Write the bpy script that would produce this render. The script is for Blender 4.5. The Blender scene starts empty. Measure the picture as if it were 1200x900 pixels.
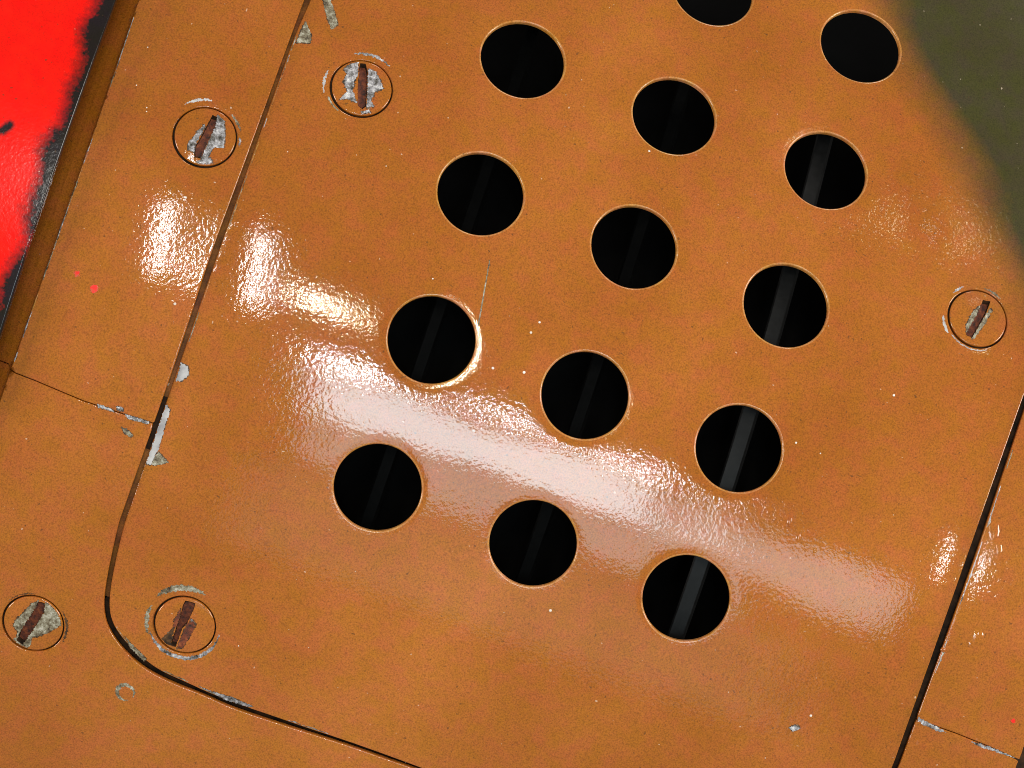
import bpy, math, random
import numpy as np
from mathutils import Matrix, Vector
from mathutils.geometry import delaunay_2d_cdt

random.seed(7)
S = bpy.context.scene
C = S.collection
MM = 0.001


# ---------------------------------------------------------------- space
# The cowling is a swept curve: u runs along the aircraft, v runs round it
# (mm, upward), h stands off the skin.  World: x = u, z = up, -y = outward.
def W(p):
    p = np.asarray(p, float)
    return np.stack([p[..., 0], -p[..., 2], p[..., 1]], -1) * MM


Rv = np.array([0.12002, 0.037, -0.34192])
ang = np.linalg.norm(Rv); kx, ky, kz = Rv / ang
K = np.array([[0, -kz, ky], [kz, 0, -kx], [-ky, kx, 0]])
RC = np.eye(3) + math.sin(ang) * K + (1 - math.cos(ang)) * K @ K
TC = np.array([5.79, -45.14, -653.02])
FPX = 600 / math.tan(math.radians(12.5))
CAM = -RC.T @ TC

# ---------------------------------------------------------------- camera
cd = bpy.data.cameras.new('camera')
cam = bpy.data.objects.new('camera', cd)
C.objects.link(cam)
cd.sensor_width = 36
cd.angle = math.radians(25)
cd.clip_start = 0.01
cd.clip_end = 50
L2W = np.array([[1, 0, 0], [0, 0, -1], [0, 1, 0]], float)
cam.matrix_world = Matrix((L2W @ RC.T).tolist()).to_4x4()
cam.location = Vector(W(CAM).tolist())
S.camera = cam

# ---------------------------------------------------------------- light
w = bpy.data.worlds.new('World')
S.world = w
w.use_nodes = True
bg = w.node_tree.nodes['Background']
bg.inputs['Color'].default_value = (1.0, 0.95, 0.88, 1)
bg.inputs['Strength'].default_value = 0.33


def lamp(name, az, el, dist, sx, sy, watts, col=(1, .96, .9), spin=0, target=(0, 40, 0)):
    """area light for the hall key and added fills: az along the aircraft, el upward, aimed at the cowling"""
    a, e = math.radians(az), math.radians(el)
    d = np.array([math.sin(a) * math.cos(e), math.sin(e), math.cos(a) * math.cos(e)])
    p = np.array(target) + d * dist
    l = bpy.data.lights.new(name, 'AREA')
    l.shape = 'RECTANGLE'
    l.size = sx; l.size_y = sy
    l.energy = watts
    l.color = col
    o = bpy.data.objects.new(name, l)
    C.objects.link(o)
    o.location = Vector(W(p).tolist())
    dw = Vector((L2W @ d).tolist())
    q = dw.to_track_quat('Z', 'Y')
    o.rotation_euler = (q.to_matrix() @ Matrix.Rotation(math.radians(spin), 3, 'Z')).to_euler()
    return o


lamp('hall_lamp_key', 64, 24, 1900, .7, .7, 34, (1, .95, .87))
lamp('side_fill', -72, -14, 1900, .5, .5, 25, (1, .93, .85))  # added fill from the left so the red panel shades the gap
lamp('top_fill', -6, 86, 2300, .35, .35, 10, (1, .95, .88))  # unseen overhead light, added for fill and top-edge glints


def wall_lamp(name, x, y, sx, sy, watts, col=(.72, .92, 1.), tilt=0., z=2.0):
    """lamps, bright openings and an added fill on the hall side facing the aircraft (m, two metres off)"""
    p = np.array([x, y, z]); d = p - np.array([0, .04, 0]); d /= np.linalg.norm(d)
    a = math.radians(tilt)
    ax = np.array([math.cos(a), math.sin(a), 0]); ax -= d * (ax @ d); ax /= np.linalg.norm(ax)
    ay = np.cross(d, ax)
    l = bpy.data.lights.new(name, 'AREA')
    l.shape = 'RECTANGLE'
    l.size = sx; l.size_y = sy; l.energy = watts; l.color = col
    o = bpy.data.objects.new(name, l)
    C.objects.link(o)
    m = Matrix((L2W @ np.stack([ax, ay, d], 1)).tolist()).to_4x4()
    m.translation = Vector((L2W @ p).tolist())
    o.matrix_world = m


lamp('edge_glint_light', -46, 22, 2000, .2, 1.1, 1.3, (1, .96, .92))  # added light with no known source; puts glints on rolled edges
# the bright opening behind the photographer, seen in the gloss as the pale band
wall_lamp('opening', .09, .13, .48, .30, 6.6, tilt=5)
wall_lamp('opening_low', .13, -.19, .50, .26, 1.6)
wall_lamp('opening_right', .50, .05, .30, .34, 1.35, tilt=-12)
wall_lamp('sheen_fill', .15, -.68, .75, .60, .75)  # added without a real source, for a dim sheen below the band
wall_lamp('tube', -.10, .345, .07, .05, 1.7, (.97, .99, 1), -10)
wall_lamp('tube', .105, .40, .06, .03, .9, (.97, .99, 1), -5)
wall_lamp('tube', .27, .36, .07, .03, .9, (.97, .99, 1), -10)
# ceiling spots
wall_lamp('spot_warm', -.205, .69, .035, .09, 2.4, (1, .93, .70))
wall_lamp('spot_warm', -.115, .665, .08, .03, .40, (1, .90, .60))
wall_lamp('spot_white', -.425, .76, .035, .50, 5.0, (1, .97, .92), 8)
wall_lamp('spot_right', .92, .47, .012, .26, 1.5, (1, .97, .93))
wall_lamp('spot_high', .575, 2.13, .02, .04, .18, (1, .90, .62), z=1.25)

S.view_settings.view_transform = 'Standard'
S.view_settings.look = 'None'
S.view_settings.exposure = 0
S.view_settings.gamma = 1
S.render.engine = 'CYCLES'
S.cycles.filter_width = 1.0

# ---------------------------------------------------------------- surface
_v = np.linspace(-400, 500, 9001)
_vm = _v * MM
_k = np.where(_vm < 0, 4.65254 * np.exp(np.minimum(_vm, 0) / .12),
              np.maximum(4.65254 + 14.23413 * _vm - 304.63946 * _vm ** 2, 1.0)) * MM
_dv = _v[1] - _v[0]
_th = np.concatenate([[0], np.cumsum((_k[1:] + _k[:-1]) / 2 * _dv)])
_th -= np.interp(0, _v, _th)
_y = np.concatenate([[0], np.cumsum((np.cos(_th[1:]) + np.cos(_th[:-1])) / 2 * _dv)])
_z = -np.concatenate([[0], np.cumsum((np.sin(_th[1:]) + np.sin(_th[:-1])) / 2 * _dv)])
_y -= np.interp(0, _v, _y); _z -= np.interp(0, _v, _z)


def P(u, v, h=0.):
    u = np.asarray(u, float); v = np.asarray(v, float)
    th = np.interp(v, _v, _th)
    return np.stack([u + 0 * v, np.interp(v, _v, _y) + np.sin(th) * h,
                     np.interp(v, _v, _z) + np.cos(th) * h], -1)


def unproj(pts):
    """photo pixels -> (u, v) on the skin, by ray and Newton"""
    pts = np.asarray(pts, float).reshape(-1, 2)
    u = np.zeros(len(pts)); v = np.full(len(pts), 50.)

    def g(u, v):
        c = P(u, v) @ RC.T + TC
        return np.stack([600 - FPX * c[:, 0] / c[:, 2], 450 + FPX * c[:, 1] / c[:, 2]], -1)
    for _ in range(14):
        e = pts - g(u, v)
        ju = (g(u + .01, v) - g(u, v)) / .01
        jv = (g(u, v + .01) - g(u, v)) / .01
        det = ju[:, 0] * jv[:, 1] - ju[:, 1] * jv[:, 0]
        du = (e[:, 0] * jv[:, 1] - e[:, 1] * jv[:, 0]) / det
        dv = (ju[:, 0] * e[:, 1] - ju[:, 1] * e[:, 0]) / det
        u = u + np.clip(du, -80, 80); v = v + np.clip(dv, -80, 80)
    return np.stack([u, v], -1)


def frame(hf, u, v):
    """position and unit normal of the displaced skin"""
    u = np.asarray(u, float); v = np.asarray(v, float)
    e = .05
    p = P(u, v, hf(u, v))
    pu = P(u + e, v, hf(u + e, v)) - P(u - e, v, hf(u - e, v))
    pv = P(u, v + e, hf(u, v + e)) - P(u, v - e, hf(u, v - e))
    n = np.cross(pu, pv)
    n /= np.linalg.norm(n, axis=-1, keepdims=True)
    return p, n, pu / np.linalg.norm(pu, axis=-1, keepdims=True), pv / np.linalg.norm(pv, axis=-1, keepdims=True)


# ---------------------------------------------------------------- mesh tools
def inside(poly, q):
    poly = np.asarray(poly); x, y = q[:, 0], q[:, 1]
    r = np.zeros(len(q), bool)
    a = poly; b = np.roll(poly, -1, 0)
    for (x0, y0), (x1, y1) in zip(a, b):
        c = (y0 > y) != (y1 > y)
        r ^= c & (x < (x1 - x0) * (y - y0) / ((y1 - y0) if y1 != y0 else 1e-12) + x0)
    return r


def area(poly):
    poly = np.asarray(poly)
    x, y = poly[:, 0], poly[:, 1]
    return .5 * np.sum(x * np.roll(y, -1) - np.roll(x, -1) * y)


def ccw(poly):
    poly = np.asarray(poly, float)
    return poly if area(poly) > 0 else poly[::-1].copy()


def resample(poly, step, closed=True):
    poly = np.asarray(poly, float)
    if closed:
        poly = np.vstack([poly, poly[:1]])
    out = []
    for a, b in zip(poly[:-1], poly[1:]):
        n = max(1, int(math.ceil(np.linalg.norm(b - a) / step)))
        for i in range(n):
            out.append(a + (b - a) * i / n)
    if not closed:
        out.append(poly[-1])
    return np.array(out)


def seg_dist(loop, q):
    d = np.full(len(q), 1e9)
    a = loop; b = np.roll(loop, -1, 0)
    for p0, p1 in zip(a, b):
        t = p1 - p0
        s = np.clip(((q - p0) @ t) / max(t @ t, 1e-12), 0, 1)
        d = np.minimum(d, np.sum((q - p0 - s[:, None] * t) ** 2, 1))
    return np.sqrt(d)


def circle(c, r, n=72, ph=0):
    a = np.linspace(0, 2 * np.pi, n, endpoint=False) + ph
    return np.stack([c[0] + r * np.cos(a), c[1] + r * np.sin(a)], -1)


def cdt(outer, holes, extra):
    loops = [ccw(outer)] + [ccw(h) for h in holes]
    pts = []; edges = []
    for l in loops:
        n0 = len(pts)
        pts += [Vector(p) for p in l.tolist()]
        edges += [(n0 + i, n0 + (i + 1) % len(l)) for i in range(len(l))]
    nb = len(pts)
    pts += [Vector(p) for p in np.asarray(extra).reshape(-1, 2).tolist()]
    vs, es, fs, ov, oe, of = delaunay_2d_cdt(pts, edges, [], 0, 1e-5)
    vs = np.array([(a.x, a.y) for a in vs])
    f = np.array([list(t) for t in fs])
    cen = vs[f].mean(1)
    keep = inside(loops[0], cen)
    for h in loops[1:]:
        keep &= ~inside(h, cen)
    f = f[keep]
    a, b, c = vs[f[:, 0]], vs[f[:, 1]], vs[f[:, 2]]
    cr = (b[:, 0] - a[:, 0]) * (c[:, 1] - a[:, 1]) - (b[:, 1] - a[:, 1]) * (c[:, 0] - a[:, 0])
    f[cr < 0] = f[cr < 0][:, ::-1]
    return vs, f[np.abs(cr) > 1e-9], loops


def mesh_obj(name, verts, faces, mat, parent=None, normals=None, attrs=None):
    me = bpy.data.meshes.new(name)
    me.from_pydata(W(verts).tolist(), [], [list(map(int, f)) for f in faces])
    me.polygons.foreach_set('use_smooth', [True] * len(me.polygons))
    for k, a in (attrs or {}).items():
        at = me.attributes.new(k, 'FLOAT', 'POINT')
        at.data.foreach_set('value', np.asarray(a, np.float32))
    if normals is not None:
        nw = (np.asarray(normals) @ L2W.T)
        nw /= np.linalg.norm(nw, axis=1, keepdims=True)
        me.normals_split_custom_set_from_vertices(nw.tolist())
    me.materials.append(mat)
    o = bpy.data.objects.new(name, me)
    C.objects.link(o)
    if parent:
        o.parent = parent
    return o


def skirt_rings(loop, hf, sign, round_r, t):
    """rings that roll a sheet's edge over and down; sign +1 moves outward of a ccw loop"""
    l = ccw(loop)
    d = np.roll(l, -1, 0) - np.roll(l, 1, 0)
    d /= np.linalg.norm(d, axis=1, keepdims=True)
    out = np.stack([d[:, 1], -d[:, 0]], -1) * sign
    rings = []
    for a in (0, 25, 50, 72, 90):
        a = math.radians(a)
        q = l + out * round_r * math.sin(a)
        p, n, tu, tv = frame(hf, q[:, 0], q[:, 1])
        o3 = tu * out[:, :1] + tv * out[:, 1:]
        rings.append((p - n * round_r * (1 - math.cos(a)), n * math.cos(a) + o3 * math.sin(a)))
    p, n = rings[-1]
    pn = frame(hf, l[:, 0], l[:, 1])[1]
    rings.append((p - pn * (t - round_r), n))
    return rings


def sheet(name, outer, holes, hf, t, mat, grid=2.6, round_r=.35, skirt_holes=(), extra=None,
          attrs=None, parent=None, skirt=True, step=2.0):
    outer = resample(ccw(outer), step)
    mn, mx = outer.min(0), outer.max(0)
    gx, gy = np.meshgrid(np.arange(mn[0], mx[0], grid), np.arange(mn[1], mx[1], grid * .87))
    gx = gx + (np.arange(gx.shape[0]) % 2)[:, None] * grid / 2
    q = np.stack([gx.ravel(), gy.ravel()], -1)
    if extra is not None:
        q = np.vstack([q, extra])
    m = inside(outer, q)
    for h in holes:
        m &= ~inside(h, q)
    q = q[m]
    d = seg_dist(outer, q)
    for h in holes:
        c = h.mean(0)
        near = np.linalg.norm(q - c, axis=1) < 60
        d[near] = np.minimum(d[near], seg_dist(h, q[near]))
    q = q[d > .45]
    vs, f, loops = cdt(outer, holes, q)
    p, n, _, _ = frame(hf, vs[:, 0], vs[:, 1])
    V = [p]; N = [n]; F = f.tolist(); UV = [vs]
    base = len(vs)

    def add(loop, sign):
        nonlocal base
        rings = skirt_rings(loop, hf, sign, round_r, t)
        k = len(loop); l = ccw(loop)
        for i, (rp, rn) in enumerate(rings):
            V.append(rp); N.append(rn); UV.append(l)
            if i:
                b0 = base - k
                for j in range(k):
                    j2 = (j + 1) % k
                    quad = [b0 + j, base + j, base + j2, b0 + j2]
                    F.append(quad if sign > 0 else quad[::-1])
            base += k
    if skirt:
        add(outer, 1)
    for i in skirt_holes:
        add(holes[i], -1)
    V = np.vstack(V); N = np.vstack(N); UV = np.vstack(UV)
    at = {k: fn(UV[:, 0], UV[:, 1]) for k, fn in (attrs or {}).items()}
    return mesh_obj(name, V, F, mat, parent, N, at)


# ---------------------------------------------------------------- materials
def new_mat(name):
    m = bpy.data.materials.new(name)
    m.use_nodes = True
    nt = m.node_tree
    return m, nt, nt.nodes['Principled BSDF']


class NB:
    def __init__(s, nt):
        s.nt = nt
        tc = nt.nodes.new('ShaderNodeTexCoord')
        s.co = tc.outputs['Object']

    def link(s, a, b):
        s.nt.links.new(a, b)

    def noise(s, scale, detail=2, rough=.5, vec=None):
        n = s.nt.nodes.new('ShaderNodeTexNoise')
        n.inputs['Scale'].default_value = scale
        n.inputs['Detail'].default_value = detail
        n.inputs['Roughness'].default_value = rough
        s.link(vec or s.co, n.inputs['Vector'])
        return n.outputs['Fac']

    def ramp(s, fac, stops):
        r = s.nt.nodes.new('ShaderNodeValToRGB')
        r.color_ramp.elements[0].position = stops[0][0]
        r.color_ramp.elements[1].position = stops[-1][0]
        for p, c in stops[1:-1]:
            r.color_ramp.elements.new(p)
        for e, (p, c) in zip(r.color_ramp.elements, stops):
            e.color = (*c, 1) if not isinstance(c, (int, float)) else (c, c, c, 1)
        s.link(fac, r.inputs['Fac'])
        return r.outputs['Color']

    def mix(s, fac, a, b, kind='MIX'):
        m = s.nt.nodes.new('ShaderNodeMix')
        m.data_type = 'RGBA'; m.blend_type = kind
        for sock, val in ((m.inputs['Factor'], fac), (m.inputs['A'], a), (m.inputs['B'], b)):
            if isinstance(val, (int, float)):
                sock.default_value = val
            elif isinstance(val, tuple):
                sock.default_value = (*val, 1)
            else:
                s.link(val, sock)
        return m.outputs['Result']

    def attr(s, name):
        a = s.nt.nodes.new('ShaderNodeAttribute')
        a.attribute_name = name
        return a.outputs['Fac']

    def math(s, op, a, b=0.):
        m = s.nt.nodes.new('ShaderNodeMath'); m.operation = op
        for sock, val in zip(m.inputs, (a, b)):
            if isinstance(val, (int, float)):
                sock.default_value = val
            else:
                s.link(val, sock)
        return m.outputs[0]

    def bump(s, h, dist, prev=None, strength=1):
        b = s.nt.nodes.new('ShaderNodeBump')
        b.inputs['Strength'].default_value = strength
        b.inputs['Distance'].default_value = dist
        s.link(h, b.inputs['Height'])
        if prev:
            s.link(prev, b.inputs['Normal'])
        return b.outputs['Normal']


BROWN = (.355, .109, .013)
OLIVE = (.046, .042, .012)


def grain(nb, col, amt=.2):
    """film-fine grain of sprayed paint, blotches, and a few dust nibs"""
    f = nb.noise(2300, 1, .6)
    col = nb.mix(1., col, nb.ramp(f, [(.28, 1 - amt * 1.5), (.5, 1.), (.72, 1 + amt)]), 'MULTIPLY')
    b = nb.noise(22, 4, .6)
    col = nb.mix(1., col, nb.ramp(b, [(.3, (.90, .85, .74)), (.7, (1.08, 1.10, 1.25))]), 'MULTIPLY')
    bb = nb.noise(9, 3, .55)
    col = nb.mix(1., col, nb.ramp(bb, [(.32, (.86, .82, .7)), (.68, (1.1, 1.13, 1.4))]), 'MULTIPLY')
    hz = nb.noise(170, 2, .6)
    col = nb.mix(1., col, nb.ramp(hz, [(.32, (.96, 1.04, .7)), (.5, (1., 1., 1.)), (.68, (1.04, .93, 1.35))]), 'MULTIPLY')
    d = nb.noise(1100, 0)
    col = nb.mix(nb.ramp(d, [(.80, 0.), (.86, .6)]), col, (.06, .03, .012))
    l = nb.noise(1000, 0)
    lm = nb.ramp(l, [(.87, 0.), (.9, .45)])
    return nb.mix(lm, col, (.75, .6, .45))


def paint_bump(nb):
    peel = nb.noise(820, 2, .55)
    fine = nb.noise(1900, 1, .5)
    wave = nb.noise(70, 2, .5)
    n = nb.bump(wave, .00005)
    n = nb.bump(peel, .000040, n)
    return nb.bump(fine, .000006, n)


def finish(b, nb, rough=.065, ior=1.5):
    b.inputs['IOR'].default_value = ior
    mp = nb.nt.nodes.new('ShaderNodeMapping')
    mp.inputs['Scale'].default_value = (6, 40, 90)
    mp.inputs['Rotation'].default_value = (0, .35, 0)
    nb.link(nb.co, mp.inputs['Vector'])
    sc = nb.noise(1, 5, .65, mp.outputs['Vector'])
    bl = nb.noise(26, 4, .65)
    f = nb.math('MULTIPLY', nb.ramp(sc, [(.56, 0.), (.8, 1.)]), nb.ramp(bl, [(.5, 0.), (.7, 1.)]))
    nb.link(nb.math('ADD', nb.math('MULTIPLY', f, .22), rough), b.inputs['Roughness'])
    nb.link(paint_bump(nb), b.inputs['Normal'])


m_paint, nt, b = new_mat('brown_green_paint')
nb = NB(nt)
green = nb.math('ADD', nb.attr('camo'), nb.math('MULTIPLY', nb.math('SUBTRACT', nb.noise(260, 3, .7), .5), .16))
camo = nb.ramp(green, [(.1, 0.), (.9, 1.)])
nb.link(grain(nb, nb.mix(camo, BROWN, OLIVE)), b.inputs['Base Color'])
finish(b, nb)

m_rim, nt, b = new_mat('lit_paint_edge')  # paler copy of the paint; light on hole and seam edges put into colour
nb = NB(nt)
nb.link(grain(nb, nb.mix(nb.ramp(nb.noise(300, 3), [(.35, 0.), (.7, 1.)]), (.42, .16, .03), (.52, .25, .08))), b.inputs['Base Color'])
finish(b, nb, .2)

m_red, nt, b = new_mat('red_paint_black_border')
nb = NB(nt)
blk = nb.math('ADD', nb.attr('border'), nb.math('MULTIPLY', nb.math('SUBTRACT', nb.noise(95, 4, .75), .5), .5))
blk = nb.math('ADD', blk, nb.math('MULTIPLY', nb.math('SUBTRACT', nb.noise(700, 2, .7), .5), .5))
blk = nb.ramp(blk, [(.25, 0.), (.85, 1.)])
red = nb.mix(nb.ramp(nb.noise(180, 4, .7), [(.35, 0.), (.75, 1.)]), (.82, .004, .001), (.90, .010, .0015))
col = grain(nb, nb.mix(blk, red, (.012, .009, .008)), .12)
nb.link(col, b.inputs['Base Color'])
finish(b, nb, .16)
b.inputs['Specular IOR Level'].default_value = .3

m_chip, nt, b = new_mat('metal_chip_and_glint')
nb = NB(nt)
c = nb.noise(460, 5, .75)
col = nb.ramp(c, [(.34, (.010, .008, .006)), (.43, (.13, .12, .11)), (.53, (.33, .32, .34)), (.68, (.85, .83, .81))])
nb.link(col, b.inputs['Base Color'])
b.inputs['Metallic'].default_value = .35
b.inputs['Roughness'].default_value = .38
nb.link(nb.bump(c, .00025), b.inputs['Normal'])

m_silver, nt, b = new_mat('bare_metal_and_glint')
nb = NB(nt)
nb.link(nb.ramp(nb.noise(260, 3), [(.3, (.30, .29, .30)), (.7, (.62, .61, .60))]), b.inputs['Base Color'])
b.inputs['Metallic'].default_value = .3
b.inputs['Roughness'].default_value = .35

m_chip2, nt, b = new_mat('scuffed_chip_and_glint')
nb = NB(nt)
c = nb.noise(520, 5, .8)
col = nb.ramp(c, [(.34, (.015, .011, .006)), (.44, (.12, .09, .05)), (.54, (.25, .23, .16)), (.68, (.55, .52, .44))])
nb.link(col, b.inputs['Base Color'])
b.inputs['Roughness'].default_value = .5
nb.link(nb.bump(c, .0002), b.inputs['Normal'])

m_under, nt, b = new_mat('old_paint_layer')
nb = NB(nt)
nb.link(nb.ramp(nb.noise(600, 3), [(.35, (.012, .006, .003)), (.6, (.10, .045, .014)), (.75, (.3, .2, .12))]), b.inputs['Base Color'])
b.inputs['Roughness'].default_value = .4

m_slot, nt, b = new_mat('rusty_slot')
nb = NB(nt)
c = nb.noise(700, 4, .7)
nb.link(nb.ramp(c, [(.32, (.016, .006, .003)), (.52, (.15, .028, .007)), (.72, (.30, .075, .016))]), b.inputs['Base Color'])
b.inputs['Roughness'].default_value = .7
nb.link(nb.bump(c, .0003), b.inputs['Normal'])

m_gap, nt, b = new_mat('dark_gap_brown')  # dark brown for seam floors, recess rings and slot walls
nb = NB(nt)
nb.link(nb.ramp(nb.noise(400, 4), [(.3, (.008, .005, .003)), (.7, (.05, .022, .009))]), b.inputs['Base Color'])
b.inputs['Roughness'].default_value = .7
b.inputs['Specular IOR Level'].default_value = .12

m_ledge, nt, b = new_mat('brown_ledge_paint')
nb = NB(nt)
nb.link(grain(nb, nb.mix(nb.ramp(nb.noise(220, 4), [(.35, 0.), (.65, 1.)]), (.13, .045, .010), (.27, .095, .017))), b.inputs['Base Color'])
finish(b, nb, .6)
b.inputs['Specular IOR Level'].default_value = .15

m_dark, nt, b = new_mat('dark_interior')  # near-black base colour keeps the inside of the cowling dark
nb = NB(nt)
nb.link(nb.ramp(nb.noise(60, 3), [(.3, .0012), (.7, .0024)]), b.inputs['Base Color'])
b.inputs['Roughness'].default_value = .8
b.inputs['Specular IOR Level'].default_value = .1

m_rib, nt, b = new_mat('grey_stiffener_metal')
nb = NB(nt)
nb.link(nb.ramp(nb.noise(500, 3), [(.3, .003), (.7, .007)]), b.inputs['Base Color'])
b.inputs['Roughness'].default_value = .5
b.inputs['Specular IOR Level'].default_value = .18

m_rib2, nt, b = new_mat('dark_stiffener_metal')  # darker copy of the stiffener metal, barely visible behind the holes
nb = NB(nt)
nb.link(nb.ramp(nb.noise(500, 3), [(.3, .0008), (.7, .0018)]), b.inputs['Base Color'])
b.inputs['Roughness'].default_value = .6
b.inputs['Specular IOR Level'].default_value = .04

m_speck, nt, b = new_mat('pale_paint_nib')
nb = NB(nt)
nb.link(nb.ramp(nb.noise(500, 2), [(.3, (.6, .5, .4)), (.7, (.8, .75, .7))]), b.inputs['Base Color'])
b.inputs['Roughness'].default_value = .3

m_redspot, nt, b = new_mat('red_paint_spot')
nb = NB(nt)
nb.link(nb.ramp(nb.noise(900, 3), [(.35, (.45, .10, .05)), (.6, (.75, .02, .012))]), b.inputs['Base Color'])
b.inputs['Roughness'].default_value = .25

# ---------------------------------------------------------------- outlines
def up(pts, sx=1., sy=1., ox=0., oy=0.):
    a = np.asarray(pts, float)
    return unproj(np.stack([a[:, 0] / sx + ox, a[:, 1] / sy + oy], -1))


left_in = up([(359, 0), (349, 43), (336, 77), (312, 133), (292, 187), (273, 243), (259, 298), (246, 330), (231, 367),
              (214, 423), (204, 457), (193, 481), (184, 503), (172, 532), (161, 565), (152, 600), (147, 620), (137, 653), (131, 683),
              (128, 710), (132, 731), (147, 752), (167, 770), (187, 785), (217, 798), (247, 812), (287, 827), (320, 838),
              (360, 852), (400, 865), (440, 879), (497, 900)])
left_out = up([(354, 0), (344, 43), (330, 77), (307, 133), (286, 187), (263, 243), (243, 300), (230, 343), (211, 390),
               (197, 433), (187, 470), (180, 497), (167, 530), (157, 558), (143, 610), (133, 633), (125, 667), (120, 693),
               (120, 723), (128, 743), (143, 763), (167, 785), (200, 802), (240, 817), (267, 830), (320, 848), (400, 873),
               (440, 887), (480, 901)])
right_in = up([(1050, 895), (1053, 867), (1067, 830), (1080, 787), (1097, 743), (1110, 710), (1123, 673), (1137, 640),
               (1149, 600), (1163, 563), (1177, 527), (1190, 493), (1200, 457)])
right_in[:, 0] = .75 * right_in[:, 0] + .25 * 119.8
right_out = right_in.copy()
right_out[:, 0] += np.interp(right_in[:, 1], [-30, 0, 40, 90], [2.4, 2.9, 3.3, 2.4])

def smooth_u(poly, n, deg):
    q = poly[n]
    c = np.polyfit(q[:, 1], q[:, 0], deg)
    q[:, 0] = np.polyval(c, q[:, 1])
    poly[n] = q


smooth_u(left_in, slice(0, 17), 3)
left_out[:17] = left_in[:17]
left_out[:17, 0] -= np.interp(left_in[:17, 1], [-60, -30, 0, 20, 52, 66, 130], [2.6, 2.2, 2.0, 1.9, 2.5, 2.0, 1.5])
smooth_u(right_in, slice(0, 13), 2)
right_out = right_in.copy()
right_out[:, 0] += np.interp(right_in[:, 1], [-30, 0, 40, 90], [2.5, 2.8, 3.0, 2.2])

VT = 275.          # top, far outside the frame
UR = 235.
UL = -260.
VB = -205.
left_in[0, 0] = left_in[:6, 0].mean()
vb_in = left_in[-6:, 1].mean(); vb_out = left_out[-5:, 1].mean()
cr = 17.           # corner radius


def corner(cx, cy, r, a0, a1, n=8):
    a = np.radians(np.linspace(a0, a1, n))
    return np.stack([cx + r * np.cos(a), cy + r * np.sin(a)], -1)




def chaikin(line, n=2):
    for _ in range(n):
        a, b_ = line[:-1], line[1:]
        mid = np.empty((2 * len(a), 2))
        mid[0::2] = .75 * a + .25 * b_; mid[1::2] = .25 * a + .75 * b_
        line = np.vstack([line[:1], mid, line[-1:]])
    return line


ur_in = right_in[0, 0]; ur_out = right_out[0, 0]
panel_outline = np.vstack([
    [(left_in[0, 0], VT)], chaikin(left_in),
    corner(ur_in - cr, vb_in + cr, cr, -90, 0), right_in,
    [(right_in[-1, 0], VT)]])
# inner edge of the surrounding skins
edge_left = np.vstack([[(left_out[0, 0], VT)], chaikin(left_out)])
edge_bottom_right = np.vstack([corner(ur_out - cr, vb_out + cr, cr, -90, 0), right_out, [(right_out[-1, 0], VT)]])

jl = up([(0, 433), (40, 447), (97, 470), (137, 483), (179, 496)])
jr = up([(1077, 845), (1120, 861), (1160, 878), (1200, 897)])

# ---------------------------------------------------------------- relief
red_edge = up([(135, 0), (113, 60), (93, 110), (70, 177), (53, 227), (32, 298), (13, 350), (0, 387)])
roll_edge = up([(162, 0), (147, 47), (133, 83), (120, 123), (103, 163), (87, 217), (63, 297), (43, 343), (30, 380), (17, 417), (6, 447)])


def along(poly):
    o = np.argsort(poly[:, 1])
    return lambda v: np.interp(v, poly[o, 1], poly[o, 0])


for _e in (red_edge, roll_edge):
    _e[:, 0] = np.polyval(np.polyfit(_e[:, 1], _e[:, 0], 2), _e[:, 1])
uRed = along(red_edge); uRoll = along(roll_edge)
_a = left_in[:17]
uL = along(_a); uR = along(right_in)


def sm(x):
    x = np.clip(x, 0, 1)
    return x * x * (3 - 2 * x)


def waves(u, v, s=1.):
    return s * (.035 * np.sin(u / 17. + .5 * np.sin(v / 23.)) * np.sin(v / 19. + 1.1)
                + .05 * np.sin(u / 41. + v / 33. + .7) + .03 * np.sin(v / 13. - u / 29.))


HOLES = [(612.7, 70), (563.3, 227), (506, 398), (442.5, 571.5), (835.5, -12), (790, 136), (743, 289.3), (685.7, 463),
         (624.7, 637), (1008.3, 54.5), (967.5, 199.7), (921, 358), (866, 525.5), (804, 701)]
hole_c = unproj(HOLES)
HR = 12.4
RIM = .55
FAST = {'top': (423.5, 103.5), 'right': (1145.5, 373.5), 'corner': (216, 733), 'strip': (240, 160), 'lower': (38, 732)}
fast_c = {k: unproj([p])[0] for k, p in FAST.items()}
gl_c = unproj([(1088, 268)])[0]
# shallow dents knocked into the thin panel
DENTS = [((385, 470), .07, 8, 5), ((455, 490), -.06, 9, 5), ((575, 535), .08, 10, 6), ((660, 560), -.09, 13, 5), ((735, 600), .08, 9, 6),
         ((820, 600), -.09, 9, 7), ((900, 660), .08, 11, 6), ((990, 690), -.08, 10, 7), ((545, 590), -.07, 9, 5), ((330, 520), .08, 8, 7),
         ((520, 720), .07, 14, 7), ((700, 780), -.08, 16, 8)]
dent_c = unproj([d[0] for d in DENTS])
FR = 9.4


def dimple(u, v, c, r, depth, wd):
    d = np.maximum(np.hypot(u - c[0], v - c[1]) - r, 0)
    return -depth * np.exp(-(d / wd) ** 1.0)


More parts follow.
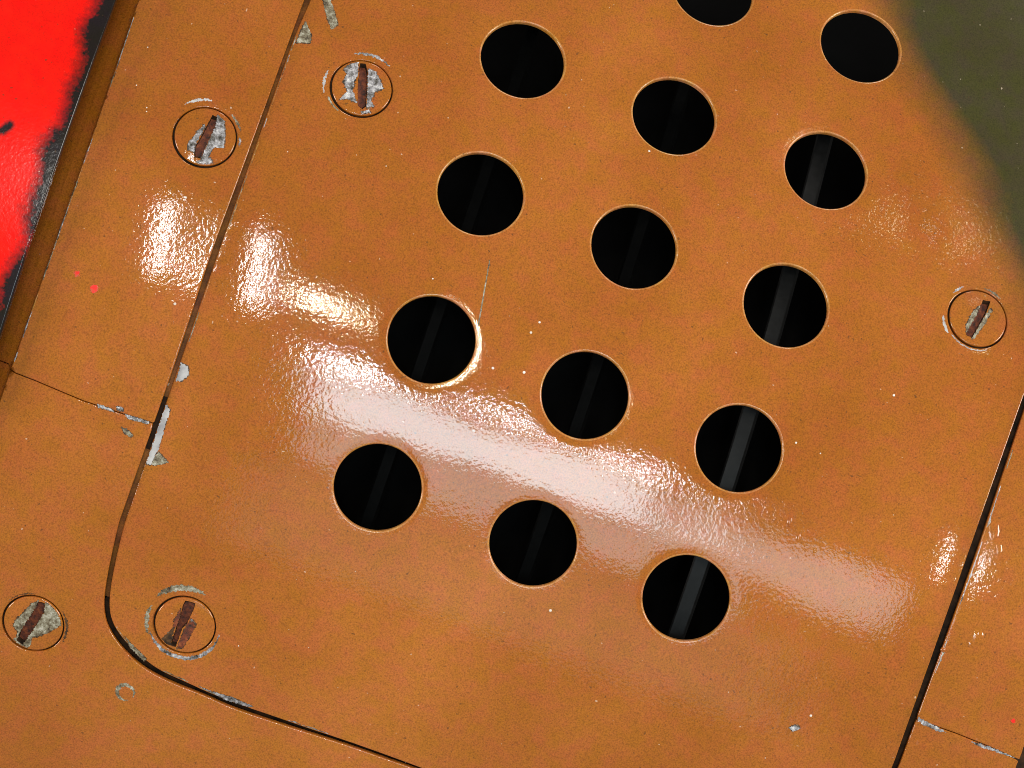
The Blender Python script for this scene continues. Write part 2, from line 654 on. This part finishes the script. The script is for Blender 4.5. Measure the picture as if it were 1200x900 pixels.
def h_panel(u, v):
    u = np.asarray(u, float); v = np.asarray(v, float)
    h = waves(u, v)
    h = h + .45 - 1.4 * np.exp(-np.maximum(u - uL(v), 0) / 13.) - .9 * np.exp(-np.maximum(uR(v) - u, 0) / 6.)
    h = h - .35 * np.exp(-np.maximum(v - vb_in, 0) / 6.)
    h = h + .20 * np.exp(-(((u - gl_c[0]) / 3.6) ** 2 + ((v - gl_c[1]) / 4.2) ** 2) / 2)
    for (x0, y0), (_, am, su, sv) in zip(dent_c, DENTS):
        h = h + am * np.exp(-(((u - x0) / su) ** 2 + ((v - y0) / sv) ** 2) / 2)
    for c in hole_c:
        h = h + dimple(u, v, c, HR + RIM, .15, 1.1)
    for k in ('top', 'right', 'corner'):
        h = h + dimple(u, v, fast_c[k], FR, .36, 1.7)
    return h


def h_skin(u, v):
    u = np.asarray(u, float); v = np.asarray(v, float)
    h = waves(u + 90, v - 40, .4) - .15 - np.where(v > -4, 1., sm((v + 30) / 26.)) * np.where(u < -122, np.minimum((u + 122) ** 2, 900.) / 520., -(u + 122) ** 2 / 1500.)
    x = u - uRoll(v)
    h = h - .55 * np.exp(-np.maximum(x, 0) / 3.5) - 9. * sm(-x / 1.8) - .16 * np.clip(-x - 1.2, 0, 20)
    for k in ('strip', 'lower'):
        h = h + dimple(u, v, fast_c[k], FR, .36, 1.7)
    return h


def h_right(u, v):
    return waves(np.asarray(u) - 50, np.asarray(v) + 60, 1.) - .45 - .09 * np.clip(u - uR(v) - 3, 0, 60) - .25 * np.exp(-np.maximum(u - uR(v) - 3, 0) / 4.)


def h_lower(u, v):
    u = np.asarray(u, float)
    return np.where(u > 60, h_right(u, v), h_skin(u, v) - .05)


def h_red(u, v):
    d = np.maximum(uRed(v) - u, 0)
    return 2.4 + waves(np.asarray(u) + 30, np.asarray(v), .6) - .025 * d


camo_edge = up([(1022, -30), (1040, 5), (1068, 70), (1095, 125), (1125, 185), (1155, 245), (1188, 300), (1212, 350), (1235, 420), (1262, 500), (1300, 700), (1340, 900)])
uCamo = along(camo_edge)


def camo_shade_mask(u, v):
    d = u - uCamo(v) + 2.2 * np.sin(v / 9.) + 1.2 * np.sin(v / 3.7 + u / 5.)
    m = sm((d + 22) / 40.)
    near = .20 * np.exp(-np.abs(u - uR(v)) / 5.) * sm((u - 95) / 10)  # shading where the right edge rolls down, put in as an olive tint
    skin = .13 * sm((u - uR(v)) / 4.)
    fz = .55 * np.exp(-(np.hypot((u - fast_c['right'][0] - 2), v - fast_c['right'][1] - 9) / 15.) ** 2)
    return np.clip(np.maximum(m, np.maximum(near, skin) + fz * .45), 0, 1)


def border_mask(u, v):
    d = uRed(v) - u
    wd = np.interp(v, [0, 40, 110], [3.4, 4.0, 5.2]) + 1.2 * np.sin(v / 7.) + .8 * np.sin(v / 2.9)
    m = 1 - sm((d - wd + 5.5) / 11)
    c = unproj([(8, 150)])[0]
    return np.maximum(m, 1.4 * np.exp(-(np.hypot((u - c[0]) / 1.5, (v - c[1]) / 2.4)) ** 4))


CAM_AT = {'camo': camo_shade_mask}


def tag(o, label=None, cat=None, group=None, kind=None):
    for k, x in (('label', label), ('category', cat), ('group', group), ('kind', kind)):
        if x:
            o[k] = x
    return o


# ---------------------------------------------------------------- sheets
fhole = {k: circle(c, FR, 56) for k, c in fast_c.items()}


def near_rings(c, r, offs=(.7, 1.5, 2.5, 4.), n=64):
    return np.vstack([circle(c, r + o, n, i * .05) for i, o in enumerate(offs)])


ph = [circle(c, HR + RIM) for c in hole_c] + [fhole[k] for k in ('top', 'right', 'corner')]
ex = np.vstack([near_rings(c, HR + RIM) for c in hole_c] + [near_rings(fast_c[k], FR) for k in ('top', 'right', 'corner')])
panel = sheet('vent_panel', panel_outline, ph, h_panel, 1.3, m_paint, skirt_holes=(14, 15, 16), extra=ex, attrs=CAM_AT)
tag(panel, 'large glossy brown access panel with three rows of round vent holes and a green corner', 'access panel')

_rv = np.arange(VB, VT, 1.8)
roll_pts = np.vstack([np.stack([uRoll(_rv) + o, _rv], -1) for o in (-3.6, -2.4, -1.9, -1.5, -1.1, -.7, -.3, .1, .6, 1.4, 2.6, 4.2)])
# skins round it
iL = int(np.argmin(np.abs(edge_left[:, 1] - jl[-1, 1])))
G = .45
strip_outline = np.vstack([edge_left[:iL], [(edge_left[iL, 0], jl[-1, 1] + G)], (jl + (0, G))[::-1],
                           [(UL, jl[0, 1] + G), (UL, VT)]])
strip = sheet('skin_strip', strip_outline, [fhole['strip']], h_skin, 1.2, m_paint, skirt_holes=(0,),
              extra=np.vstack([near_rings(fast_c['strip'], FR), roll_pts]), attrs=CAM_AT)
tag(strip, 'narrow glossy brown skin strip between the red panel and the perforated panel', 'skin panel')

rj = jr.copy()
rseam = edge_bottom_right
ir = int(np.argmin(np.abs(rseam[:, 1] - jr[0, 1])))
right_outline = np.vstack([[(np.interp(jr[0, 1] + G, right_out[:, 1], right_out[:, 0]), jr[0, 1] + G)],
                           rseam[rseam[:, 1] > jr[0, 1] + 1.5], [(UR, VT), (UR, jr[-1, 1] + G)], (jr + (0, G))[::-1][:-1]])
right_skin = sheet('side_skin', right_outline, [], h_right, 1.2, m_paint, attrs=CAM_AT)
tag(right_skin, 'dull brown skin with small bumps beyond the dark seam on the right edge', 'skin panel')

lower_outline = np.vstack([
    [(UL, jl[0, 1] - G)], jl[:-1] - (0, G), [(edge_left[iL, 0] - .2, jl[-1, 1] - G)],
    edge_left[edge_left[:, 1] < jl[-1, 1] - 1.5],
    rseam[rseam[:, 1] < jr[0, 1] - 1.5],
    [(np.interp(jr[0, 1] - G, right_out[:, 1], right_out[:, 0]), jr[0, 1] - G)], jr[1:] - (0, G), [(UR, jr[-1, 1] - G), (UR, VB), (UL, VB)]])
lower = sheet('lower_skin', lower_outline, [fhole['lower']], h_lower, 1.2, m_paint, skirt_holes=(0,),
              extra=np.vstack([near_rings(fast_c['lower'], FR), roll_pts]), attrs=CAM_AT)
tag(lower, 'brown lower skin sheet running round the rounded bottom corner of the perforated panel', 'skin panel')

red_outline = np.vstack([[(red_edge[0, 0], VT)], red_edge, [(red_edge[-1, 0], -60), (-330, -60), (-330, VT)]])
redp = sheet('red_panel', red_outline, [], h_red, 2.6, m_red, attrs={'border': border_mask}, round_r=.6)
tag(redp, 'bright red painted panel with a fuzzy black border along its raised edge', 'painted panel')

# ledge of the frame that shows in the seams
def h_ledge(u, v):
    shallow = sm((np.asarray(v) + 58) / 25.) * (np.asarray(u) < 0)
    return -3.5 + 1.2 * shallow - 8. * sm((-150 - np.asarray(u)) / 4.)


ol = np.vstack([edge_left[:, :] + (-4, 0)])
band = []
lo = edge_left.copy()
inner_l = np.vstack([[(left_in[0, 0], VT)], chaikin(left_in)])


def strip_poly(a, b):
    return np.vstack([a, b[::-1]])


def offset(line, d):
    t = np.gradient(line, axis=0)
    t /= np.linalg.norm(t, axis=1, keepdims=True)
    return line + np.stack([t[:, 1], -t[:, 0]], -1) * d


k1 = int(np.argmin(np.abs(edge_left[:, 1] + 60)))
k2 = int(np.argmin(np.abs(inner_l[:, 1] + 60)))
full_out = np.vstack([edge_left, edge_bottom_right])
full_in = np.vstack([inner_l, corner(ur_in - cr, vb_in + cr, cr, -90, 0), right_in, [(right_in[-1, 0], VT)]])
frame_root = bpy.data.objects.new('fuselage_frame', None)
C.objects.link(frame_root)
tag(frame_root, 'dark frame under the skins that shows as the seam around the perforated panel', 'frame')
ledge = sheet('seam_ledge', np.vstack([edge_left[:k1] + (-3, 0), (inner_l[:k2] + (3, 0))[::-1]]), [], h_ledge, .6, m_ledge,
              grid=1.6, skirt=False, step=1.5, parent=frame_root)


def inset(poly, d):
    c = ccw(poly)
    t = np.roll(c, -1, 0) - np.roll(c, 1, 0)
    t /= np.maximum(np.linalg.norm(t, axis=1, keepdims=True), 1e-9)
    return c + np.stack([-t[:, 1], t[:, 0]], -1) * d


dark_out = np.vstack([edge_left[k1 - 1:] + (-3, -3), [(UR - 5, vb_out - 5), (UR - 5, VT - 5)], [(right_in[-1, 0] - 4, VT - 5)],
                      (right_in - (4, 0))[::-1], corner(ur_in - cr - 4, vb_in + cr + 4, cr, 0, -90), (inner_l[k2 - 1:] + (4, 4))[::-1]])
deep = sheet('seam_frame', dark_out, [], lambda u, v: -3.4 + 0 * np.asarray(u), .6, m_gap, grid=6, skirt=False, step=3, parent=frame_root)
jb = sheet('joint_strap', np.array([(-151.5, jl[0, 1] - 8), (-108.5, jl[-1, 1] - 8), (-108.5, jl[-1, 1] + 8), (-151.5, jl[0, 1] + 8)]), [],
           lambda u, v: -2.2 - 6. * sm((-150 - np.asarray(u)) / 4.), .6, m_gap, grid=3, skirt=False, parent=frame_root)

# inside of the cowling
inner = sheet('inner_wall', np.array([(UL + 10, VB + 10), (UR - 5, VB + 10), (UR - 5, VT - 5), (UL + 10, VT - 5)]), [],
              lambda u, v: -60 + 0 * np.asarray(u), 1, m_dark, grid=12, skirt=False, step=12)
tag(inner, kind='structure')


def rib(px, wd, depth, tall, label):
    """an angle-section stiffener running round the cowling: flange and standing web"""
    line = unproj(px)
    uc = np.interp(0, [0], [line[:, 0].mean()])
    sl = np.polyfit(line[:, 1], line[:, 0], 1)
    v = np.arange(-60, 158, 4.)
    u = np.polyval(sl, v)
    # parallax: the pixel line is seen past the panel, so slide it along the sight line
    d = CAM - P(u, v)
    pr = []
    for (du, dh) in ((-.5, -depth - .5), (0, -depth), (wd, -depth), (wd + .8, -depth - .8), (wd + .8, -depth - tall), (wd, -depth - tall), (wd, -depth - .9)):
        pr.append((du, dh))
    V = []; F = []
    for du, dh in pr:
        th = np.interp(v, _v, _th)
        n = np.stack([0 * v, np.sin(th), np.cos(th)], -1)
        t = dh / np.sum(d * n, 1)
        shift = d * t[:, None]
        V.append(P(u, v) + shift + np.array([du, 0, 0]))
    k = len(v)
    for a in range(len(pr) - 1):
        for i in range(k - 1):
            F.append((a * k + i, (a + 1) * k + i, (a + 1) * k + i + 1, a * k + i + 1))
    return np.vstack(V), F


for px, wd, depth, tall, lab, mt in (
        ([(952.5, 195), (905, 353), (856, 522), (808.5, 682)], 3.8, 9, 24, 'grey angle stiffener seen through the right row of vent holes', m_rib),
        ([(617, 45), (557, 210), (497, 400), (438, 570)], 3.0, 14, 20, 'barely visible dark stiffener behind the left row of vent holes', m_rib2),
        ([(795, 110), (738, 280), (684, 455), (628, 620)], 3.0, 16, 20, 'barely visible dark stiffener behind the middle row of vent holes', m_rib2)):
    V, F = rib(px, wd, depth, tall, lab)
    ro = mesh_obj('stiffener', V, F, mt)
    for p_ in ro.data.polygons:
        p_.use_smooth = False
    tag(ro, lab, 'stiffener')

# ---------------------------------------------------------------- rims of the vent holes
for c in hole_c:
    l = circle(c, HR + RIM)
    V = []; N = []; F = []
    prof = [(0, 0, 0), (.14, .02, 14), (.28, .07, 32), (.42, .16, 55), (.51, .30, 75), (.55, .5, 90), (.55, 1.3, 90)]
    dirs = (l - c) / (HR + RIM)
    for off, dep, a in prof:
        q = l - dirs * off
        p, n, tu, tv = frame(h_panel, q[:, 0], q[:, 1])
        o3 = -(tu * dirs[:, :1] + tv * dirs[:, 1:])
        V.append(p - n * dep); N.append(n * math.cos(math.radians(a)) + o3 * math.sin(math.radians(a)))
    k = len(l)
    for a in range(len(prof) - 1):
        for j in range(k):
            j2 = (j + 1) % k
            F.append((a * k + j, a * k + j2, (a + 1) * k + j2, (a + 1) * k + j))
    V = np.vstack(V); N = np.vstack(N)
    uvs = np.vstack([l] * len(prof))
    mesh_obj('hole_rim', V, F, m_rim, panel, N, {'camo': camo_shade_mask(uvs[:, 0], uvs[:, 1])})


# ---------------------------------------------------------------- chips and specks
def chip(name, poly_uv, hf, mat, parent, lift=.05, step=.3, jit=.22, excl=None, clip=None, label=None):
    q = resample(ccw(poly_uv), step)
    q = q + np.array([[random.uniform(-jit, jit), random.uniform(-jit, jit)] for _ in q])
    mn, mx = q.min(0), q.max(0)
    g = .45
    gx, gy = np.meshgrid(np.arange(mn[0], mx[0], g), np.arange(mn[1], mx[1], g))
    ex = np.stack([gx.ravel(), gy.ravel()], -1)
    if len(ex):
        ex = ex[inside(q, ex)]
        if len(ex):
            ex = ex[seg_dist(q, ex) > .18]
    vs, f, _ = cdt(q, [], ex)
    cen = vs[f].mean(1)
    keep = np.ones(len(f), bool)
    if excl is not None:
        keep &= ~inside(excl, cen)
    if clip is not None:
        keep &= np.hypot(cen[:, 0] - clip[0], cen[:, 1] - clip[1]) < clip[2]
    f = f[keep]
    if not len(f):
        return None
    used, inv = np.unique(f, return_inverse=True)
    vs = vs[used]; f = inv.reshape(f.shape)
    p, n, _, _ = frame(hf, vs[:, 0], vs[:, 1])
    top = p + n * lift
    k = len(vs)
    V = np.vstack([top, p - n * .05])
    F = f.tolist()
    ec = {}
    for t in f.tolist():
        for a, b_ in ((t[0], t[1]), (t[1], t[2]), (t[2], t[0])):
            ec[(a, b_)] = 1
    for (a, b_) in list(ec):
        if (b_, a) not in ec:
            F.append((a, a + k, b_ + k, b_))
    o = mesh_obj(name, V, F, mat, parent, np.vstack([n, n]))
    if label:
        o['label'] = label
    return o


def blob(V, F, c, ru, rv, hgt, hf, rot=0.):
    """small raised nib of paint"""
    b0 = sum(len(x) for x in V)
    ca, sa = math.cos(rot), math.sin(rot)
    rows = []
    for fr, hh in ((1, -.02), (.8, .45), (.5, .8)):
        for i in range(10):
            a = 2 * math.pi * i / 10
            x, y = ru * fr * math.cos(a), rv * fr * math.sin(a)
            rows.append((c[0] + x * ca - y * sa, c[1] + x * sa + y * ca, hh * hgt))
    rows.append((c[0], c[1], hgt))
    r = np.array(rows)
    V.append(P(r[:, 0], r[:, 1], hf(r[:, 0], r[:, 1]) + r[:, 2]))
    for a in range(2):
        for i in range(10):
            F.append((b0 + a * 10 + i, b0 + a * 10 + (i + 1) % 10, b0 + a * 10 + 10 + (i + 1) % 10, b0 + a * 10 + 10 + i))
    for i in range(10):
        F.append((b0 + 20 + i, b0 + 20 + (i + 1) % 10, b0 + 30))


def blobs(name, items, hf, mat, parent, stuff=False, label=None):
    V = []; F = []
    for (px, py, a, b_, h, rot) in items:
        blob(V, F, unproj([(px, py)])[0], a, b_, h, hf, rot)
    V = np.vstack(V)
    o = mesh_obj(name, V, F, mat, parent, None, {'camo': np.zeros(len(V))})
    if stuff:
        o['kind'] = 'stuff'
    if label:
        o['label'] = label
    return o


# ---------------------------------------------------------------- turn fasteners
def fastener(key, parent, hf, slot_px, chips, label, sx, ox, oy):
    c = fast_c[key]
    shift = np.array([.1, .12])
    cc = c + shift
    R = 8.2
    h0 = float(hf(np.array([c[0] + FR + .4]), np.array([c[1]]))[0])
    slope = 0

    def hh(u, v):
        r = np.hypot(np.asarray(u) - cc[0], np.asarray(v) - cc[1])
        return h0 + .45 - .30 * (r / R) ** 3.5
    slot_uv = ccw(resample(up(slot_px, sx, sx, ox, oy), .5))
    slot_uv = slot_uv + np.array([[random.uniform(-.08, .08), random.uniform(-.08, .08)] for _ in slot_uv])
    d = np.hypot(slot_uv[:, 0] - cc[0], slot_uv[:, 1] - cc[1])
    slot_uv = cc + (slot_uv - cc) * np.minimum(1, (R - .5) / np.maximum(d, .01))[:, None]
    head = sheet('turn_fastener', circle(cc, R, 64), [slot_uv], hh, 2.0, m_paint, grid=1.2, round_r=.45,
                 attrs=CAM_AT, parent=parent, step=1.5)
    head['label'] = label
    # slot: walls and floor
    p, n, _, _ = frame(hh, slot_uv[:, 0], slot_uv[:, 1])
    k = len(slot_uv)
    cen = slot_uv.mean(0)
    lo = cen + (slot_uv - cen) * .9
    pl, nl, _, _ = frame(hh, lo[:, 0], lo[:, 1])
    vs, f, _ = cdt(lo, [], np.zeros((0, 2)))
    V = [p, pl - nl * 1.3]
    F = [(j, (j + 1) % k, k + (j + 1) % k, k + j) for j in range(k)]
    F += [tuple(int(a) + k for a in t) for t in f]
    V = np.vstack(V)
    if len(vs) > k:
        e = vs[k:]; pe, ne, _, _ = frame(hh, e[:, 0], e[:, 1]); V = np.vstack([V, pe - ne * 1.3])
    s = mesh_obj('slot', V, F, m_slot, head)
    s.data.materials.append(m_gap)  # slot walls coloured dark; the shade of the slot is in the colour
    for poly in list(s.data.polygons)[:k]:
        poly.material_index = 1
    for poly in s.data.polygons:
        poly.use_smooth = False
    # dark recess ring round the head
    a = circle(c, FR + .5, 48); b2 = circle(c, R - 1.2, 48)
    V = np.vstack([P(a[:, 0], a[:, 1], h0 - 1.5), P(b2[:, 0], b2[:, 1], h0 - 1.5)])
    F = [(j, (j + 1) % 48, 48 + (j + 1) % 48, 48 + j) for j in range(48)]
    mesh_obj('recess_ring', V, F, m_gap, head)
    for poly, mt in chips:
        q = up(poly, sx, sx, ox, oy)
        qc = q.mean(0); qd = q - qc
        q2 = qc + qd * (1 + .32 / np.maximum(np.linalg.norm(qd, axis=1, keepdims=True), .3))
        chip('chip_edge', q2, hh, m_under, head, .015, jit=.3, excl=slot_uv, clip=(cc[0], cc[1], R - .1))
        chip('chip_or_glint', q, hh, mt, head, .045, excl=slot_uv, clip=(cc[0], cc[1], R - .15))
    return head


fastener('top', panel, h_panel,
         [(470, 200), (525, 205), (545, 300), (545, 450), (530, 680), (490, 710), (440, 670), (440, 500), (455, 300)],
         [([(340, 240), (450, 205), (440, 350), (400, 430), (390, 520), (430, 640), (340, 600), (250, 600), (330, 520), (290, 420), (330, 340), (290, 290)], m_chip),
          ([(550, 280), (640, 320), (680, 420), (710, 490), (620, 530), (580, 620), (620, 680), (535, 690), (545, 560), (550, 430)], m_chip),
          ([(480, 735), (560, 715), (575, 750), (490, 765)], m_chip)],
         'upper slotted fastener with a nearly upright slot and silver chips on both sides', 9, 370, 50)
fastener('right', panel, h_panel,
         [(555, 290), (635, 300), (590, 420), (500, 580), (440, 690), (370, 650), (400, 590), (480, 450)],
         [([(520, 350), (455, 400), (415, 470), (375, 560), (375, 630), (410, 600), (490, 450), (530, 370)], m_chip2),
          ([(625, 380), (650, 400), (605, 480), (560, 550), (490, 650), (450, 700), (430, 690), (500, 580), (580, 450)], m_chip2),
          ([(320, 670), (370, 720), (440, 745), (430, 765), (350, 730), (310, 690)], m_chip)],
         'slotted fastener by the right edge with little chipping near the green paint', 9, 1090, 320)
fastener('corner', panel, h_panel,
         [(445, 288), (532, 300), (505, 400), (450, 520), (405, 570), (345, 735), (295, 720), (375, 490), (405, 380)],
         [([(345, 480), (395, 390), (385, 470), (350, 560), (325, 550)], m_slot),
          ([(450, 525), (500, 500), (520, 550), (415, 735), (355, 740), (420, 590)], m_slot),
          ([(215, 670), (330, 560), (300, 715), (250, 705)], m_under),
          ([(480, 480), (520, 520), (525, 545), (500, 500), (480, 520)], m_chip)],
         'corner slotted fastener with a wide ragged slot and a scuffed ring around it', 7.5, 160, 660)
fastener('strip', strip, h_skin,
         [(480, 285), (535, 300), (500, 420), (440, 540), (370, 700), (305, 690), (310, 600), (390, 460)],
         [([(410, 370), (330, 450), (245, 560), (255, 615), (310, 640), (330, 540), (400, 430)], m_chip),
          ([(530, 285), (595, 340), (605, 470), (590, 600), (500, 590), (430, 700), (400, 740), (360, 730), (440, 560), (490, 430)], m_chip),
          ([(320, 735), (400, 705), (460, 690), (485, 735), (400, 765)], m_chip)],
         'slotted fastener on the narrow strip with silver chips beside a slanting slot', 8.18, 190, 100)
fastener('lower', lower, h_lower,
         [(400, 230), (470, 240), (470, 330), (400, 450), (300, 600), (235, 690), (175, 640), (200, 560), (290, 420), (370, 290)],
         [([(410, 215), (330, 250), (250, 340), (160, 430), (140, 490), (190, 540), (180, 600), (100, 650), (190, 740), (290, 760), (240, 690), (175, 640), (210, 540), (300, 410), (380, 280)], m_chip2),
          ([(470, 200), (560, 260), (640, 370), (640, 480), (540, 530), (440, 580), (340, 600), (320, 690), (250, 740), (230, 690), (300, 590), (400, 450), (470, 320)], m_chip2)],
         'slotted fastener at the left edge with greenish grey chipping round its slot', 9, 0, 680)


# scuffed ring of bare paint round the corner fastener
def arc_poly(c, r0, r1, a0, a1, n=26):
    a = np.radians(np.linspace(a0, a1, n))
    taper = np.sin(np.linspace(0, math.pi, n)) ** .6
    mid = (r0 + r1) / 2; hw = (r1 - r0) / 2
    o = np.stack([c[0] + (mid + hw * taper) * np.cos(a), c[1] + (mid + hw * taper) * np.sin(a)], -1)
    i = np.stack([c[0] + (mid - hw * taper) * np.cos(a), c[1] + (mid - hw * taper) * np.sin(a)], -1)
    return np.vstack([o, i[::-1]])


for key, hf, par, arcs in (  # glints round the heads painted as pale arcs; dark arcs at the lower one
        ('top', h_panel, panel, [(168, 208, 1.1, 1.8), (215, 245, .3, .7), (60, 120, 1.2, 2.)]),
        ('strip', h_skin, strip, [(98, 140, 1.4, 2.1), (30, 62, .4, 1.1), (5, 20, .3, .8)]),
        ('right', h_panel, panel, [(195, 225, .7, 1.5), (60, 92, .2, .8), (128, 150, .5, 1.2), (230, 300, .15, .5)]),
        ('lower', h_lower, lower, [(345, 405, .15, .9), (100, 150, .1, .4)])):
    for i, (a0, a1, r0, r1) in enumerate(arcs):
        chip('chip_or_glint', arc_poly(fast_c[key], FR + r0, FR + r1, a0, a1, 14), hf, (m_silver, m_chip2, m_chip)[i % 3] if key != 'lower' else m_under, par, .03, jit=.25)
fc = fast_c['corner']
chip('chip_or_glint', arc_poly(fc, FR + .35, FR + 1.5, -150, 5), h_panel, m_chip, panel, .03, label='pale worn ring under the corner fastener')
chip('chip_or_glint', arc_poly(fc, FR + 1.3, FR + 3.2, 75, 150), h_panel, m_chip2, panel, .02, jit=.3, label='dull scuff above the corner fastener')
chip('chip_or_glint', arc_poly(fc, FR + 1.0, FR + 2.2, 165, 215), h_panel, m_chip2, panel, .02, jit=.3)

Z = 3
for poly, oy, mt, hf, par, lab in (
    ([(1075, 70), (1096, 125), (1090, 150), (1042, 145), (1060, 100)], 0, m_chip2, h_panel, panel, None),
    ([(1130, -30), (1155, -30), (1190, 85), (1165, 102), (1150, 60)], 0, m_chip2, h_panel, panel, None),
    ([(635, 375), (660, 390), (662, 420), (640, 440), (618, 440), (630, 400)], 300, m_silver, h_panel, panel, None),
    ([(583, 522), (596, 545), (556, 680), (528, 737), (512, 732)], 300, m_silver, h_panel, panel, 'silver sliver of bare metal on the left edge'),
    ([(555, 690), (592, 727), (545, 737), (528, 735)], 300, m_chip2, h_panel, panel, None),
    ([(342, 520), (395, 538), (400, 548), (345, 534)], 300, m_chip, h_skin, lower, None),
    ([(408, 528), (430, 533), (433, 546), (412, 542)], 300, m_chip, h_skin, strip, None),
    ([(440, 556), (525, 583), (522, 592), (450, 572)], 300, m_chip, h_skin, lower, None),
    ([(428, 603), (445, 610), (468, 630), (458, 638), (438, 622)], 300, m_chip2, h_skin, lower, None),
    ([(437, 438), (475, 478), (515, 515), (505, 525), (460, 480)], 600, m_chip2, h_panel, panel, None),
    ([(700, 612), (740, 628), (820, 652), (890, 682), (870, 684), (790, 658)], 600, m_chip, h_panel, panel, None),
    ([(372, 755), (400, 745), (412, 758), (385, 768)], 600, m_chip, h_panel, panel, None),
):
    ox = 0 if not (poly[0][0] == 372) else 800
    q = up(poly, Z, Z, ox, oy)
    qd = q - q.mean(0)
    chip('chip_edge', q.mean(0) + qd * (1 + .25 / np.maximum(np.linalg.norm(qd, axis=1, keepdims=True), .5)), hf, m_under, par, .015, jit=.22)
    chip('chip_or_glint', q, hf, mt, par, .05, label=lab)

for poly in ([(830, 722), (850, 735), (900, 760), (930, 780), (900, 776), (850, 752), (828, 735)], [(1020, 815), (1050, 822), (1120, 850), (1180, 880), (1120, 858), (1050, 835)]):
    chip('chip_or_glint', up(poly, Z, Z, 800, 600), h_right, m_chip, right_skin, .05)

# red spots of paint
for px, py, a in ((89.5, 320.5, .9), (110, 338.5, 1.1)):
    chip('red_spot', circle(unproj([(px, py)])[0], a, 14), h_skin, m_redspot, strip, .03, jit=.3)
chip('red_spot', circle(unproj([(1190, 848)])[0], .7, 12), h_right, m_redspot, right_skin, .03, jit=.2)

# painted-over rivet on the lower skin, and its scuffed ring
rc = unproj([(147, 812)])[0]
hl = lambda u, v: h_lower(u, v)
rv = sheet('rivet', circle(rc, 1.75, 24), [], lambda u, v: hl(u, v) + .12 - .02 * np.hypot(u - rc[0], v - rc[1]) ** 2, .3, m_paint, grid=.8,
           round_r=.15, attrs=CAM_AT, parent=lower, step=.6)
rv['label'] = 'small painted rivet with a scuffed grey ring'
a0 = circle(rc, 3.3, 40); a1 = circle(rc, 1.95, 40)
chip('chip_or_glint', arc_poly(rc, 2.0, 3.1, -20, 300, 40), hl, m_chip2, rv, .03)

# paint runs, nibs
for it in ((925.5, 611, .75, 1.7, .35, .2), (935.5, 630, .65, 1.5, .3, .2), (954, 646, .6, .6, .25, 0)):
    blobs('paint_drip', [it], h_panel, m_paint, panel)
for it in ((1166, 622, 1.6, 3.2, .22, .3), (1147, 748, 1.8, 2.4, .3, .2), (1140, 756, 1.2, 1.2, .2, 0), (1084, 876, 3., 2.0, .15, -.4), (1106, 762, .8, .8, .45, 0),
                     (1172, 644, 1., 2., .2, .3)):
    blobs('paint_bump', [it], h_right, m_paint, right_skin)
r = random.Random(3)
blobs('paint_nibs', [(1088 + r.gauss(0, 7), 268 + r.gauss(0, 10), r.uniform(.25, .5), r.uniform(.25, .5), r.uniform(.08, .16), 0) for _ in range(60)],
      h_panel, m_paint, panel, True)
dots = [(760.5, 177.5), (577.5, 431.5), (614, 436.5), (632, 378), (950, 838), (961, 531.5), (1047, 463.5), (932.5, 519), (555, 505), (507, 327), (622, 390), (645, 715)]
dots += [(r.uniform(260, 1100), r.uniform(100, 880)) for _ in range(7)]
keep = []
hp = hole_c
for i, (x, y) in enumerate(dots):
    q = unproj([(x, y)])[0]
    if np.min(np.hypot(hp[:, 0] - q[0], hp[:, 1] - q[1])) > HR + 1.6 and uL(q[1]) + 2 < q[0] < uR(q[1]) - 2:
        s = r.uniform(.2, .42) if i < 12 else r.uniform(.1, .22)
        keep.append((x, y, s, s, .12, 0))
blobs('dust_nibs', keep, h_panel, m_speck, panel, True)
blobs('dust_nibs', [(r.uniform(150, 205), r.uniform(30, 300), .2, .2, .1, 0) for _ in range(5)] + [(217, 231, .5, .35, .15, 0), (205, 356, .4, .4, .15, 0)], h_skin, m_speck, strip, True)

# hairline scratch between the vent holes
chip('scratch', up([(573, 305), (574.2, 306), (561, 382), (559.6, 381)]), h_panel, m_chip2, panel, .01, jit=.05)


# edge highlights and pale wear, painted as thin strips along the edges
def edge_glint_nicks(line, hf, parent, n, side, seed, wmax, mats, lo=0., hi=1.):
    rr = random.Random(seed)
    line = resample(line, .5, False)
    nrm = offset(line, 1.) - line
    k = len(line)
    for _ in range(n):
        i = int((lo + (hi - lo) * rr.random()) * (k - 30)); m = rr.randint(4, 22)
        seg = line[i:i + m]; nn = nrm[i:i + m] * side
        t = np.linspace(0, 1, len(seg))
        wd = (.12 + wmax * rr.random() * np.sin(math.pi * t) * (.6 + .4 * np.sin(t * 9 + rr.random() * 6)))[:, None]
        chip('chip_or_glint', np.vstack([seg + nn * .05, (seg + nn * (.08 + wd))[::-1]]), hf, rr.choice(mats), parent, .03, jit=.06)


ro_vis = right_out[(right_out[:, 1] > -24) & (right_out[:, 1] < 92)]
edge_glint_nicks(ro_vis[ro_vis[:, 1] > -8], h_right, right_skin, 16, 1, 5, .55, [m_silver, m_chip, m_chip2])
edge_glint_nicks(left_in[0:15], h_panel, panel, 26, -1, 8, .35, [m_rim, m_rim, m_silver, m_chip2])
edge_glint_nicks(left_in[18:], h_panel, panel, 7, -1, 9, .45, [m_chip2, m_chip])

_rvv = np.linspace(-4, 112, 80)
edge_glint_nicks(np.stack([uRoll(_rvv) + .25, _rvv], -1), h_skin, strip, 26, -1, 12, .5, [m_chip2, m_rim, m_chip])
